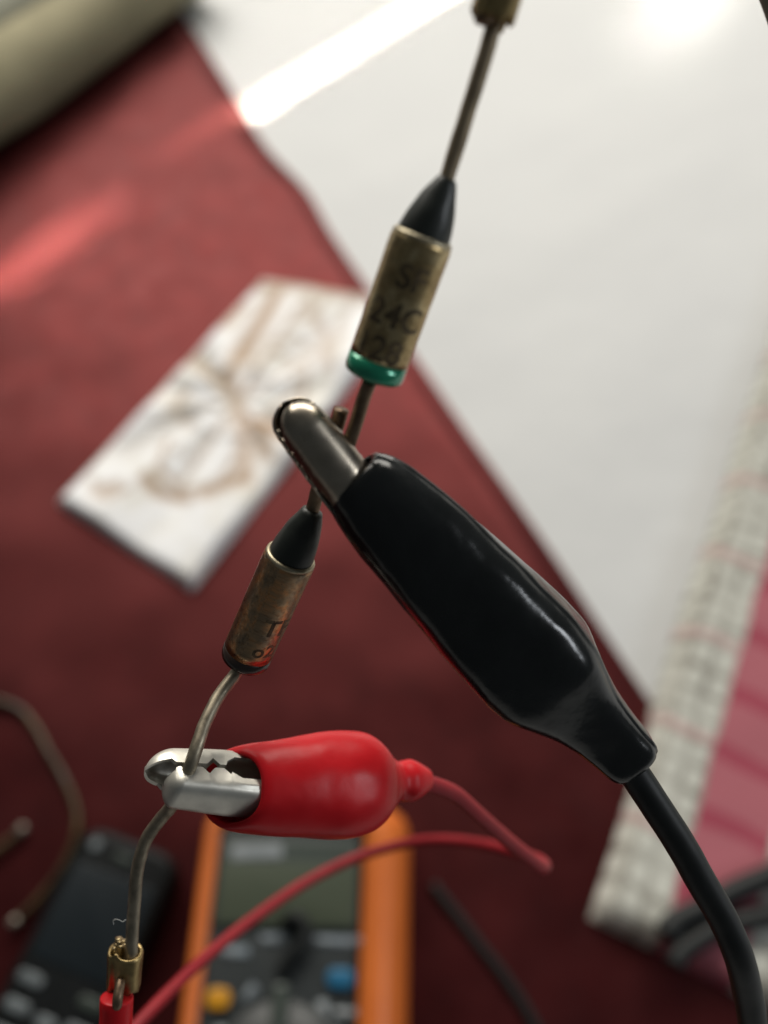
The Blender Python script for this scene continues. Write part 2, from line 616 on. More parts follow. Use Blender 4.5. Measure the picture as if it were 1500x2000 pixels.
# ---- checked cloth at the right
def check_material(u_pink):
    m = new_mat('checked_cloth', (0.5, 0.48, 0.40), 0.9, spec=0.1)
    uv = N(m, 'ShaderNodeUVMap', uv_map='UVMap')
    sep = N(m, 'ShaderNodeSeparateXYZ')
    # slight distortion so that the weave wanders
    nz = N(m, 'ShaderNodeTexNoise')
    nz.inputs['Scale'].default_value = 30
    L(m, uv.outputs['UV'], nz.inputs['Vector'])
    mixv = N(m, 'ShaderNodeVectorMath', operation='MULTIPLY_ADD')
    L(m, nz.outputs['Color'], mixv.inputs[0])
    mixv.inputs[1].default_value = (0.007, 0.010, 0)
    L(m, uv.outputs['UV'], mixv.inputs[2])
    L(m, mixv.outputs[0], sep.inputs[0])

    def stripes(sock, period, duty):
        d = N(m, 'ShaderNodeMath', operation='DIVIDE')
        L(m, sock, d.inputs[0])
        d.inputs[1].default_value = period
        fr = N(m, 'ShaderNodeMath', operation='FRACT')
        L(m, d.outputs[0], fr.inputs[0])
        g = N(m, 'ShaderNodeMath', operation='LESS_THAN')
        L(m, fr.outputs[0], g.inputs[0])
        g.inputs[1].default_value = duty
        return g.outputs[0]
    sx = stripes(sep.outputs[0], 0.0090, 0.34)
    sy = stripes(sep.outputs[1], 0.0100, 0.34)
    add = N(m, 'ShaderNodeMath', operation='MAXIMUM')
    L(m, sx, add.inputs[0])
    L(m, sy, add.inputs[1])
    nn = N(m, 'ShaderNodeTexNoise')
    nn.inputs['Scale'].default_value = 55
    nn.inputs['Detail'].default_value = 3
    L(m, uv.outputs['UV'], nn.inputs['Vector'])
    fac = N(m, 'ShaderNodeMath', operation='MULTIPLY')
    L(m, add.outputs[0], fac.inputs[0])
    L(m, ramp(m, nn.outputs['Fac'], [(0.36, (0.30,) * 3), (0.62, (0.90,) * 3)]), fac.inputs[1])
    c1 = N(m, 'ShaderNodeMix', data_type='RGBA')
    c1.inputs['A'].default_value = (0.56, 0.56, 0.505, 1)
    c1.inputs['B'].default_value = (0.24, 0.225, 0.195, 1)
    L(m, fac.outputs[0], c1.inputs['Factor'])
    # faint pink threads
    py = stripes(sep.outputs[1], 0.041, 0.10)
    pf = N(m, 'ShaderNodeMath', operation='MULTIPLY')
    L(m, py, pf.inputs[0])
    pf.inputs[1].default_value = 0.55
    c2 = N(m, 'ShaderNodeMix', data_type='RGBA')
    L(m, pf.outputs[0], c2.inputs['Factor'])
    L(m, c1.outputs['Result'], c2.inputs['A'])
    c2.inputs['B'].default_value = (0.46, 0.24, 0.24, 1)
    # pink border with red bars
    rb = stripes(sep.outputs[1], 0.026, 0.26)
    pk = N(m, 'ShaderNodeMix', data_type='RGBA')
    L(m, rb, pk.inputs['Factor'])
    pk.inputs['A'].default_value = (0.40, 0.13, 0.155, 1)
    pk.inputs['B'].default_value = (0.34, 0.07, 0.10, 1)
    g0 = N(m, 'ShaderNodeMath', operation='GREATER_THAN')
    L(m, sep.outputs[0], g0.inputs[0])
    g0.inputs[1].default_value = u_pink
    g1 = N(m, 'ShaderNodeMath', operation='LESS_THAN')
    L(m, sep.outputs[0], g1.inputs[0])
    g1.inputs[1].default_value = u_pink + 0.027
    gg = N(m, 'ShaderNodeMath', operation='MULTIPLY')
    L(m, g0.outputs[0], gg.inputs[0])
    L(m, g1.outputs[0], gg.inputs[1])
    c3 = N(m, 'ShaderNodeMix', data_type='RGBA')
    L(m, gg.outputs[0], c3.inputs['Factor'])
    L(m, c2.outputs['Result'], c3.inputs['A'])
    L(m, pk.outputs['Result'], c3.inputs['B'])
    L(m, c3.outputs['Result'], bsdf(m).inputs['Base Color'])
    bump(m, nn.outputs['Fac'], 0.5, 0.001)
    return m


def checked_cloth():
    H0 = 12.0
    c0 = T(1150, 1792, H0)            # the near left corner
    c1 = T(1500, 690, H0)             # along the left edge
    c2 = T(1460, 1955, H0)            # along the near edge
    vdir = (c1 - c0)
    vdir.z = 0
    vdir.normalize()
    udir = (c2 - c0)
    udir.z = 0
    udir.normalize()
    pk = T(1500, 1225, H0) - c0
    # solve pk = a*u + b*v  for a
    det = udir.x * vdir.y - udir.y * vdir.x
    a1 = (pk.x * vdir.y - pk.y * vdir.x) / det
    pk2 = T(1292, 1870, H0) - c0
    a2 = (pk2.x * vdir.y - pk2.y * vdir.x) / det
    u_pink = (a1 + a2) / 2
    LU, LV = 0.26, 0.62
    nu, nv = 80, 150
    m = check_material(u_pink)
    vs_, fs, uvs = [], [], []
    for j in range(nv + 1):
        for i in range(nu + 1):
            u = LU * i / nu
            v = LV * j / nv
            p = c0 + udir * u + vdir * v
            e = min(u, v, LU - u, LV - v)
            k = min(e / 0.010, 1.0)
            prof = math.sqrt(max(0.0, 1 - (1 - k) ** 2))
            n = 0.0012 * noise.noise(Vector((u * 22, v * 10, 5))) + 0.0005 * noise.noise(Vector((u * 60, v * 60, 2)))
            p.z = 0.001 + prof * (H0 * MM - 0.001 + n)
            p += Vector((noise.noise(Vector((u * 12, v * 12, 7))), noise.noise(Vector((u * 12, v * 12, 17))), 0)) * 0.0025
            vs_.append(p)
            uvs.append((u, v))
    for j in range(nv):
        for i in range(nu):
            a = j * (nu + 1) + i
            fs.append((a, a + 1, a + nu + 2, a + nu + 1))
    o = obj('checked_cloth', vs_, fs, m, base=(c0.x, c0.y, 0.0))
    me = o.data
    lay = me.uv_layers.new(name='UVMap')
    for lp in me.loops:
        lay.data[lp.index].uv = uvs[lp.vertex_index]
    tag(o, 'folded beige checked cloth with a pink and red border on the right', 'cloth')


checked_cloth()


# ---- white printed card
def printed_card():
    HH = 9.0
    poly = [T(108, 975, HH), T(372, 1146, HH), T(742, 668, HH), T(722, 572, HH), T(512, 540, HH)]
    ctr = sum(poly, Vector()) / 5
    root = thing('printed_card', (ctr.x, ctr.y, 0.004),
                 'thick white card packet with brown ornament lying on the maroon cloth', 'card')
    strokes = [  # pixel polyline, width px, strength, greyness
        ([(515, 560), (600, 562), (700, 582)], 20, 0.75, 0.6),
        ([(545, 565), (505, 640), (468, 700)], 20, 0.95, 0.0),
        ([(468, 700), (440, 745), (465, 800)], 14, 1.0, 0.3),
        ([(380, 705), (420, 740), (462, 790)], 16, 0.8, 0.7),
        ([(360, 770), (340, 800), (370, 830)], 14, 0.6, 0.6),
        ([(465, 795), (475, 860), (480, 940)], 15, 0.7, 0.1),
        ([(488, 828), (535, 838), (585, 862)], 17, 0.95, 0.0),
        ([(520, 850), (510, 880)], 20, 0.5, 0.0),
        ([(285, 938), (310, 965), (365, 975)], 12, 0.95, 0.2),
        ([(400, 965), (440, 950), (475, 935)], 14, 0.8, 0.1),
        ([(195, 965), (225, 955)], 14, 0.7, 0.2),
        ([(600, 590), (635, 660), (640, 720)], 16, 0.5, 0.2),
        ([(250, 880), (310, 850), (380, 800)], 24, 0.35, 1.0),
        ([(530, 670), (580, 665), (610, 690)], 10, 0.55, 0.5),
        ([(440, 640), (480, 600)], 12, 0.5, 0.2),
        ([(690, 590), (660, 640), (650, 700)], 12, 0.4, 0.3),
        ([(400, 690), (380, 720)], 12, 0.6, 0.8),
        ([(345, 885), (380, 900), (400, 860)], 8, 0.35, 0.7),
        ([(580, 745), (560, 790), (520, 815)], 9, 0.4, 0.3),
        ([(465, 785), (520, 700), (590, 600)], 6, 0.75, 0.2), ([(465, 785), (560, 730), (680, 650)], 6, 0.6, 0.3),
        ([(465, 785), (420, 850), (350, 950)], 6, 0.6, 0.3), ([(465, 785), (400, 800), (300, 830)], 7, 0.6, 0.8),
        ([(465, 785), (455, 700), (500, 620)], 6, 0.7, 0.1), ([(465, 785), (530, 900)], 7, 0.7, 0.0),
        ([(540, 690), (600, 720), (590, 800), (540, 850)], 6, 0.6, 0.2), ([(330, 860), (310, 920), (360, 960), (430, 950), (460, 900)], 6, 0.7, 0.2),
        ([(640, 580), (610, 620), (560, 640)], 6, 0.6, 0.4), ([(180, 940), (210, 980), (250, 960)], 6, 0.6, 0.2)]
    HUB = T(465, 785, HH)
    segs = []
    for pl, wd, st, gy in strokes:
        q = [T(x, y, HH) for x, y in pl]
        wm = wd / FPX * 0.39
        for a, b in zip(q, q[1:]):
            segs.append((a.xy, b.xy, wm, st, gy))

    def prt(p):
        s = g = 0.0
        for a, b, wm, st, gy in segs:
            ab = b - a
            t = max(0, min(1, (p - a).dot(ab) / ab.length_squared))
            d = (p - a - ab * t).length
            k = min(1.0, 1.25 * st) * math.exp(-(d / (wm * 1.25)) ** 2)
            if k > s:
                s, g = k, gy
        return s, g
    # fan grid: bilinear on the quad A,B,C,D, with the fifth corner cut
    A, B, C, _, D = poly

    def facet(d):                     # moulded ribs that radiate from the hub, and two rings
        r = Vector((d.x, d.y)).length
        a_ = (math.atan2(d.y, d.x) / (2 * math.pi) * 9 + 0.3) % 1.0
        rib = abs(a_ - 0.5) * 2
        return 0.0026 * rib * min(1, r / 0.018) + 0.0008 * math.exp(-((r - 0.021) / 0.0018) ** 2)
    C2 = poly[2].lerp(poly[3], 0.5)
    n1, n2 = 60, 110
    vs_, fs, cols = [], [], []

    def edge_pt(t, side):
        if side == 0:
            return A.lerp(D, t)
        brk = 0.86
        if t < brk:
            return B.lerp(C, t / brk)
        return C.lerp(poly[3], (t - brk) / (1 - brk))
    for j in range(n2 + 1):
        for i in range(n1 + 1):
            p0, p1 = edge_pt(j / n2, 0), edge_pt(j / n2, 1)
            p = p0.lerp(p1, i / n1)
            e = min(i / n1, 1 - i / n1) * 0.05
            e = min(e, min(j / n2, 1 - j / n2) * 0.11)
            k = min(e / 0.0022, 1.0)
            s, g = prt(p.xy)
            z = 0.0045 * 1 + (HH * MM - 0.0045) * math.sqrt(max(0, 1 - (1 - k) ** 2))
            # embossed ornament, slightly crumpled
            z += k * (0.0003 * noise.noise(Vector((p.x * 45, p.y * 45, 1))) + 0.0001 * noise.noise(Vector((p.x * 160, p.y * 160, 4)))
                      - 0.0005 * s + facet(p - HUB))
            vs_.append(Vector((p.x, p.y, z)))
            cols.append((s, g, 0, 1))
    for j in range(n2):
        for i in range(n1):
            a = j * (n1 + 1) + i
            fs.append((a, a + 1, a + n1 + 2, a + n1 + 1))
    o = obj('cover', vs_, fs, M['card'], root)
    at = o.data.color_attributes.new('print', 'FLOAT_COLOR', 'POINT')
    for i, c in enumerate(cols):
        at.data[i].color = c
    # the white tray below
    ring = []
    for j in range(0, n2 + 1, 5):
        ring.append(edge_pt(j / n2, 0))
    for j in range(n2, -1, -5):
        ring.append(edge_pt(j / n2, 1))
    nb = len(ring)
    bv = [Vector((p.x, p.y, 0.0048)) for p in ring] + [Vector((p.x, p.y, 0.0020)) for p in ring]
    bf = [(i, (i + 1) % nb, nb + (i + 1) % nb, nb + i) for i in range(nb)]
    obj('base', bv, bf, M['card_side'], root, shade=False)


M['card_side'] = mottled('card_edge', (0.70, 0.69, 0.65), (0.62, 0.61, 0.57), 120, 0.6)
printed_card()


# ---- multimeter
def multimeter():
    Z = 34.0
    tl = T(406, 1578, Z)
    tr = T(752, 1588, Z)
    bl = T(362, 2000, Z)
    xax = (tr - tl)
    xax.z = 0
    xax.normalize()
    yax = Vector((-xax.y, xax.x, 0))
    top = (tl + tr) / 2
    wid = (tr - tl).length / MM
    LEN = 150.0
    ctr = top - yax * (LEN / 2 * MM)
    ctr.z = 0.0045
    root = thing('multimeter', ctr, 'orange and dark grey digital multimeter lying on the maroon cloth', 'multimeter')
    roll = Matrix.Rotation(math.radians(0), 4, 'Y')
    base = Matrix(((xax.x, yax.x, 0, ctr.x), (xax.y, yax.y, 0, ctr.y), (0, 0, 1, ctr.z), (0, 0, 0, 1))) @ roll

    def at(x, y, z):                   # local mm (origin at the centre of the base)
        return base @ Matrix.Translation(Vector((x, y, z)) * MM)
    zf = Z - 4.5
    # holster: stacked outlines, wider below the front rim, with the face recess
    W0 = wid
    inner = rrect(W0 - 12, LEN - 9, 4, 6)
    prof = [(rrect(W0 + 6, LEN + 4, 8, 6), 0), (rrect(W0 + 9, LEN + 9, 9, 6), 8), (rrect(W0 + 10, LEN + 10, 9, 6), 16),
            (rrect(W0 + 8, LEN + 7, 9, 6), zf - 8), (rrect(W0 + 3, LEN + 2, 10, 6), zf - 2), (rrect(W0 - 1, LEN - 1, 9, 6), zf),
            (rrect(W0 - 9, LEN - 7, 6, 6), zf), (inner, zf - 3.5)]
    shift = 3.2                          # the body bulges more to the right
    vs_, fs = [], []
    n = len(inner)
    for k, (ol, z) in enumerate(prof):
        s = shift * max(0, 1 - z / zf) * 1.4
        if k < 5:
            s += 1.2
        if k >= 6:
            s -= 1.3
        for (x, y) in ol:
            vs_.append(base @ (Vector((x + s, y, z)) * MM))
    for k in range(len(prof) - 1):
        for i in range(n):
            a, b = k * n + i, k * n + (i + 1) % n
            fs.append((a, b, b + n, a + n))
    obj('holster', vs_, fs, M['orange'], root)
    v, f = slab(rrect(W0 - 12.2, LEN - 9.2, 4), zf - 9, zf - 2.2, 0.6, at(-1.3, 0, 0))
    face = obj('face', v, f, M['case_dark'], root)
    zt = zf - 2.2
    ytop = LEN / 2 - 5
    ytop -= 3.6
    lw = W0 - 13.5
    # display
    v, f = slab(rrect(lw, 27, 2.5), zt, zt + 1.2, 0.5, at(-1.3, ytop - 14, 0))
    fr = obj('display_frame', v, f, M['lcd_frame'], root)
    v, f = slab(rrect(lw - 2.5, 18.5, 1), zt + 1.0, zt + 1.5, 0.2, at(-0.9, ytop - 17.2, 0))
    obj('display', v, f, M['lcd'], fr)
    v, f = slab(rrect(17, 4.6, 0.6), zt + 1.0, zt + 1.55, 0.1, at(-lw / 2 + 11, ytop - 4.8, 0) @ Matrix.Rotation(math.radians(4), 4, 'Z'))
    obj('logo_print', v, f, M['pale_print'], fr)
    # print blocks and buttons
    yb = ytop - 32
    for (x, y, sx, sy, rot, mt) in ((-16, yb - 2.5, 9, 3.2, 3, 'grey_print'), (-4, yb + 1.5, 9, 3.2, 3, 'grey_print'),
                                    (17, yb + 1.5, 17, 3.0, 1, 'grey_print'),
                                    (19.5, yb - 18, 7, 2.2, 0, 'pale_print'), (12.5, yb - 17, 3.4, 4.4, 12, 'pale_print'),
                                    (15.5, yb - 23, 3.2, 4.2, 30, 'pale_print'), (19, yb - 28, 7, 3, 0, 'grey_print'),
                                    (-10, yb - 14, 3.6, 6, -35, 'grey_print'), (-16.5, yb - 24, 6, 2.6, 0, 'pale_print'),
                                    (-15, yb - 29, 5, 2.4, 0, 'grey_print'), (-18.5, yb - 34, 5, 3, 20, 'grey_print')):
        v, f = slab(rrect(sx, sy, min(sx, sy) * 0.2, 2), zt - 0.1, zt + 0.12, 0, at(x, y, 0) @ Matrix.Rotation(math.radians(rot), 4, 'Z'))
        obj('scale_print', v, f, M[mt], face)
    for (x, y, sx, sy, mt, nm) in ((-19.5, yb - 15.5, 7.5, 6.0, 'yellow', 'button'), (17.5, yb - 9, 8.5, 5.8, 'blue', 'button')):
        v, f = slab(rrect(sx, sy, 2.4, 4), zt - 0.2, zt + 2.0, 0.8, at(x, y, 0))
        bo = obj(nm, v, f, M[mt], root)
        bo['label'] = 'yellow push button' if mt == 'yellow' else 'blue push button'
    # dial
    kx, ky = 0.5, yb - 36
    c = base @ (Vector((kx, ky, zt - 0.3)) * MM)
    v, f = lathe(c, (0, 0, 1), [(0, 21), (1.2, 21), (1.8, 20.2), (1.9, 15), (4.5, 14), (5, 13)], 48)
    kn = obj('dial', v, f, M['knob'], root)
    v, f = rbox(5, 44, 4.5, 1.4, at(kx - 0.5, ky + 3, zt + 3.4))
    obj('pointer', v, f, M['lcd_frame'], kn)


multimeter()


# black lead lying across the meter's face
def sweep_thing(name, pts, rad, mat, label, cat, group=None, seg=14, part=None, rough=0.0):
    v, f = tube(pts, rad, seg, rough=rough)
    o = obj(name, v, f, mat, base=tuple(pts[0]))
    return tag(o, label, cat, group)


sweep_thing('black_lead', cr([T(548, 1905, 33.5), T(566, 1870, 35), T(592, 1838, 36), T(596, 1806, 36), T(578, 1790, 36), T(556, 1800, 34)], 8), 2.0,
            M['black_rubber'], 'short hooked black lead resting on the multimeter face above its dial', 'lead')


# ---- keypad phone
def phone():
    Z = 17.0
    a = T(262, 1640, Z)               # middle of the far end
    b = T(85, 2010, Z)
    yax = (a - b)
    yax.z = 0
    yax.normalize()
    xax = Vector((yax.y, -yax.x, 0))
    W_, LN = 37.0, 108.0
    ctr = a - yax * (LN / 2 * MM)
    ctr.z = 0.0045
    root = thing('keypad_phone', ctr, 'small black keypad phone lying left of the multimeter', 'phone')
    base = Matrix(((xax.x, yax.x, 0, ctr.x), (xax.y, yax.y, 0, ctr.y), (0, 0, 1, ctr.z), (0, 0, 0, 1)))
    v, f = slab(rrect(W_, LN, 8), 0, 13, 3, base, 4)
    body = obj('body', v, f, M['phone'], root)
    v, f = slab(rrect(W_ - 7, 31, 2), 12.5, 13.4, 0.3, base @ Matrix.Translation(Vector((0, 26, 0)) * MM))
    obj('screen', v, f, M['phone_screen'], root)
    v, f = slab(rrect(4, 4, 1.8, 5), 12.7, 13.9, 0.5, base @ Matrix.Translation(Vector((-11.5, 48, 0)) * MM))
    obj('earpiece', v, f, M['key'], root)
    v, f = slab(rrect(7, 2.4, 1.1, 5), 12.7, 13.5, 0.3, base @ Matrix.Translation(Vector((0, 47.0, 0)) * MM))
    obj('speaker_slot', v, f, M['lcd_frame'], root)
    for r in range(7):
        for cidx in range(3):
            x = (-11, 0, 11)[cidx]
            y = 4.5 - r * 8.2
            sx = 8.8 if cidx != 1 else 7.2
            if r == 0 and cidx == 1:
                continue
            v, f = slab(rrect(sx, 3.6, 1.6, 4), 12.6, 13.9, 0.5, base @ Matrix.Translation(Vector((x, y - (1.2 if cidx == 1 else 0), 0)) * MM))
            obj('key', v, f, M['key'] if not (r == 0 and cidx == 2) else M['lcd_frame'], root)


phone()


# ---- brown cord with metal tips
def brown_cord():
    pts = cr([on_cloth(22, 1806, 3.0), on_cloth(70, 1762, 3.0), on_cloth(118, 1700, 3.0), on_cloth(146, 1640, 3.0), on_cloth(150, 1585, 3.0),
              on_cloth(128, 1525, 3.0), on_cloth(96, 1470, 3.0), on_cloth(66, 1415, 3.0), on_cloth(30, 1380, 3.0), on_cloth(-30, 1370, 3.0),
              on_cloth(-100, 1420, 3.0), on_cloth(-130, 1530, 3.0), on_cloth(-110, 1640, 3.0), on_cloth(-50, 1680, 3.0), on_cloth(0, 1655, 3.0),
              on_cloth(48, 1614, 3.0)], 8)
    root = thing('brown_cord', pts[0], 'looped brown cord with pale metal tips at the left edge of the photo', 'cord')
    v, f = tube(pts, 1.3, 14, rough=0.3, freq=300)
    obj('sheath', v, f, M['cord'], root)
    for a, b in ((pts[0], pts[3]), (pts[-1], pts[-4])):
        d = (a - b).normalized()
        v, f = lathe(a - d * 0.003, d, [(0, 1.3), (0.2, 1.6), (2.4, 1.6), (3.2, 1.3), (3.6, 0.7)], 18)
        obj('tip', v, f, M['cord_tip'], root)


brown_cord()

# ---- black cables lying about
sweep_thing('black_cable', cr([on_cloth(845, 1728, 1.5), on_cloth(890, 1785, 1.5), on_cloth(940, 1850, 1.5), on_cloth(990, 1915, 1.5), on_cloth(1035, 1985, 1.5),
                               on_cloth(1070, 2060, 1.5)], 8), 1.9, M['black_rubber'],
            'thin black cable end lying on the maroon cloth right of the multimeter', 'cable')
sweep_thing('black_cable', cr([T(1560, 1690, 15), T(1500, 1712, 15), T(1430, 1742, 15), T(1370, 1775, 15), T(1320, 1800, 15), T(1300, 1825, 15)], 8), 4.0,
            M['black_rubber'], 'thick black cable on the checked cloth, upper of two behind the black lead', 'cable')
sweep_thing('black_cable', cr([T(1570, 1775, 14.5), T(1500, 1790, 15), T(1450, 1800, 15), T(1390, 1822, 15), T(1330, 1862, 15), T(1318, 1885, 15)], 8), 3.4,
            M['black_rubber'], 'thinner black cable on the checked cloth, lower of two behind the black lead', 'cable')


# ================================================================== FOREGROUND
def text_on_cylinder(lines, p_rim, axis, radius, parent, up_sign=1, face_dir=None):
    """lines: (string, s mm along axis, angle offset deg, height mm). Characters run round the case."""
    axis = axis.normalized()
    toward = (face_dir - axis * face_dir.dot(axis)).normalized()
    # reading direction: to the right when the cone end is up (axis points away from the cone)
    up = -axis
    right = up.cross(toward).normalized()
    V_, F_ = [], []
    for (s, dist, ang, hgt) in lines:
        cu = bpy.data.curves.new('tmp_text', 'FONT')
        cu.body = s
        cu.size = 1.0
        cu.align_x = 'CENTER'
        cu.align_y = 'CENTER'
        cu.offset = 0.022
        to = bpy.data.objects.new('tmp_text', cu)
        COL.objects.link(to)
        bpy.context.view_layer.update()
        dg = bpy.context.evaluated_depsgraph_get()
        me = to.evaluated_get(dg).to_mesh()
        k = hgt / 0.7
        bm = bmesh.new()
        bm.from_mesh(me)
        bmesh.ops.triangulate(bm, faces=bm.faces[:])
        bmesh.ops.subdivide_edges(bm, edges=[e for e in bm.edges if e.calc_length() > 0.12], cuts=2)
        bmesh.ops.triangulate(bm, faces=bm.faces[:])
        bm.verts.index_update()
        off = len(V_)
        for v in bm.verts:
            x, y = v.co.x * k, v.co.y * k
            a = math.radians(ang) + x / radius
            rr = radius + 0.012
            V_.append(p_rim + axis * ((dist - y) * MM) + (toward * math.cos(a) + right * math.sin(a)) * (rr * MM))
        for f in bm.faces:
            F_.append(tuple(v.index + off for v in f.verts))
        bm.free()
        to.evaluated_get(dg).to_mesh_clear()
        bpy.data.objects.remove(to)
        bpy.data.curves.remove(cu)
    return obj('lettering', V_, F_, M['ink'], parent, shade=False)


def fuse(rim, bot, tip, tip_r, case_mat, band_mat, band_len, lead_top, lead_bot, lines, label, lead_mat, lead_r=0.5, top_mat=None):
    axis = (bot - rim)
    LN = axis.length / MM
    ax = axis.normalized()
    root = thing('thermal_fuse', bot, label, 'fuse', 'thermal fuses held in the clips')
    R = 2.0
    dent = lambda s, a, r: 0.02 * noise.noise(Vector((s * 0.8, math.cos(a) * 1.5, math.sin(a) * 1.5)))
    # metal case: rolled edge at the cone, plain tube, rounded closed end
    prof = [(0.02, 1.70), (0.06, 1.86), (0.16, 1.95), (0.42, 2.0)]
    n = 14
    for i in range(n + 1):
        prof.append((lerp(0.6, LN - band_len, i / n), R))
    v, f = lathe(rim, ax, prof, 48, closed=True, warp=dent)
    co = obj('case', v, f, case_mat, root)
    at = co.data.color_attributes.new('cyl', 'FLOAT_COLOR', 'POINT')
    for i in range(len(v)):
        a = 2 * math.pi * (i % 48) / 48
        at.data[i].color = (math.cos(a), math.sin(a), prof[i // 48][0] / 2.0 + (7.0 if case_mat is M['streaked_case'] else 0.0), 1)
    prof = [(LN - band_len, R + 0.004), (LN - 0.45, R + 0.006), (LN - 0.18, R - 0.06), (LN - 0.03, R - 0.26), (LN, R - 0.5), (LN + 0.02, 0.9),
            (LN + 0.28, 0.72), (LN + 0.3, 0.3)]
    v, f = lathe(rim, ax, prof, 48, closed=True)
    obj('colour_band', v, f, band_mat, root)
    # bright rolled lip
    prof = [(-0.10, 1.62), (-0.16, 1.74), (-0.13, 1.86), (0.0, 1.945), (0.14, 1.965), (0.20, 1.90)]
    v, f = lathe(rim, ax, prof, 48, closed=False, warp=lambda s, a, r: 0.025 * noise.noise(Vector((math.cos(a) * 3, math.sin(a) * 3, 4))))
    obj('rim', v, f, M['rim'], root)
    # black resin cone
    cax = (tip - rim)
    CL = cax.length / MM
    prof = [(-0.2, 1.66)]
    for i in range(17):
        t = i / 16
        r = lerp(1.74, tip_r, t ** 1.12) + 0.13 * math.sin(math.pi * t)
        prof.append((t * CL, r))
    prof += [(CL + 0.10, tip_r * 0.75), (CL + 0.12, 0.2)]
    v, f = lathe(rim, cax, prof, 40, warp=lambda s, a, r: 0.04 * noise.noise(Vector((s, math.cos(a) * 2, math.sin(a) * 2))) if s > 0.3 else 0.0)
    obj('resin_cone', v, f, M['resin'], root)
    for pts, mt in ((lead_top, top_mat or lead_mat), (lead_bot, lead_mat)):
        v, f = tube(cr(pts, 10), lead_r, 16, rough=0.035, freq=900)
        o = obj('lead', v, f, mt, root)
    if lines:
        text_on_cylinder(lines, rim, ax, R, root, face_dir=(CAM - rim))
    return root


# upper fuse
u_rim, u_bot, u_tip = V(826, 463, 55.5), V(727, 737, 58.8), V(873, 350, 54.3)
fuse(u_rim, u_bot, u_tip, 0.62, M['brass_case'], M['green'], 1.35,
     [V(868, 364, 54.4), V(880, 325, 54.0), V(905, 245, 53.2), V(938, 140, 52.2), V(960, 65, 51.5), V(972, 10, 51)],
     [V(722, 745, 59.0), V(708, 785, 59.8), V(694, 830, 60.6), V(680, 870, 61.2), V(663, 915, 62.0)],
     [('SF', 2.5, 8, 1.5), ('24C', 5.0, 4, 1.55), ('128', 7.25, -8, 1.55)],
     'brass thermal fuse with green end band above the black clip', M['lead_dark'], 0.49, M['lead_tan'])
# lower fuse
l_rim, l_bot, l_tip = V(568, 1086, 66.5), V(477, 1289, 71.5), V(611, 998, 65.0)
fuse(l_rim, l_bot, l_tip, 0.80, M['streaked_case'], M['brown_band'], 1.25,
     [V(606, 1008, 65.2), V(613, 985, 64.8), V(624, 945, 63.8), V(640, 890, 62.6), V(655, 840, 61.6), V(667, 800, 60.8)],
     [V(472, 1299, 71.8), V(456, 1322, 71.7), V(426, 1362, 70.7), V(400, 1414, 69.3), V(384, 1460, 68.3), V(371, 1498, 68.1), V(353, 1537, 69.5), V(335, 1574, 71.0), V(315, 1598, 71.9),
      V(285, 1642, 72.8), V(268, 1700, 73.5), V(262, 1770, 74), V(258, 1830, 74.2), V(256, 1885, 74.4)],
     [('TF', 5.7, 44, 1.6), ('o2', 8.1, 36, 1.25)],
     'coppery thermal fuse with dark end band between the black and red clips', M['lead'], 0.53, M['lead_dark'])


# ---- crocodile clips
def boot_mesh(mouth, axis, lat, nor, prof, thick=0.7, depth=0.8, expo=2.5, seg=120, inner_len=7, bend=None, wob=0.05, ridge=0.0, twist=None, dings=0.0, crease=None, shear=0.0):
    """prof: (s mm, half width mm). returns a shell: inside of the mouth, lip, outside, tail"""
    ss = []
    w0 = prof[0][1]
    for s in (inner_len, inner_len * 0.6, inner_len * 0.25, 0.25):
        ss.append((s, smooth(s, prof) - thick))
    ss += [(0.02, w0 - thick * 0.8), (-0.10, w0 - thick * 0.5), (0.0, w0 - thick * 0.12)]
    end = prof[-1][0]
    n = 70
    for i in range(1, n + 1):
        s = end * i / n
        ss.append((s, smooth(s, prof)))
    vs_, fs = [], []
    for (s, wd) in ss:
        c = mouth + axis * (s * MM)
        if bend:
            c = c + bend(s)
        dk = depth if not callable(depth) else depth(s)
        for k in range(seg):
            a = 2 * math.pi * k / seg
            ca, sa = math.cos(a), math.sin(a)
            ex = expo(s) if callable(expo) else expo
            x = math.copysign(abs(ca) ** (2 / ex), ca)
            y = math.copysign(abs(sa) ** (2 / ex), sa)
            if twist:
                tw_ = twist(s)
                x, y = x * math.cos(tw_) - y * math.sin(tw_), x * math.sin(tw_) + y * math.cos(tw_)
            x *= wd
            y *= wd * dk
            p = c + lat * (x * MM) + nor * (y * MM)
            if shear:                       # mouth cut on the slant
                p = p + axis * (shear * y * max(0.0, 1 - s / 9) * MM)
            if ridge:                       # mould seam along both sides
                d_ = min(abs(a - ridge_a) for ridge_a in (0.22, math.pi + 0.22))
                p = p + (lat * ca + nor * sa) * (ridge * math.exp(-(d_ / 0.055) ** 2) * MM)
            if dings:
                p = p + (lat * ca + nor * sa) * (dings * noise.noise(Vector((s * 0.9, x * 1.1, y * 1.1))) * MM)
            if crease:
                p = p + (lat * ca + nor * sa) * (crease(s, a) * MM)
            nz = noise.noise(Vector((s * 0.28, x * 0.35, y * 0.35)))
            p = p + (lat * ca + nor * sa) * (wob * nz * MM)
            vs_.append(p)
    m = len(ss)
    for i in range(m - 1):
        for k in range(seg):
            a, b = i * seg + k, i * seg + (k + 1) % seg
            fs.append((a, b, b + seg, a + seg))
    fs.append(tuple(range(seg - 1, -1, -1)))
    fs.append(tuple((m - 1) * seg + k for k in range(seg)))
    return vs_, fs


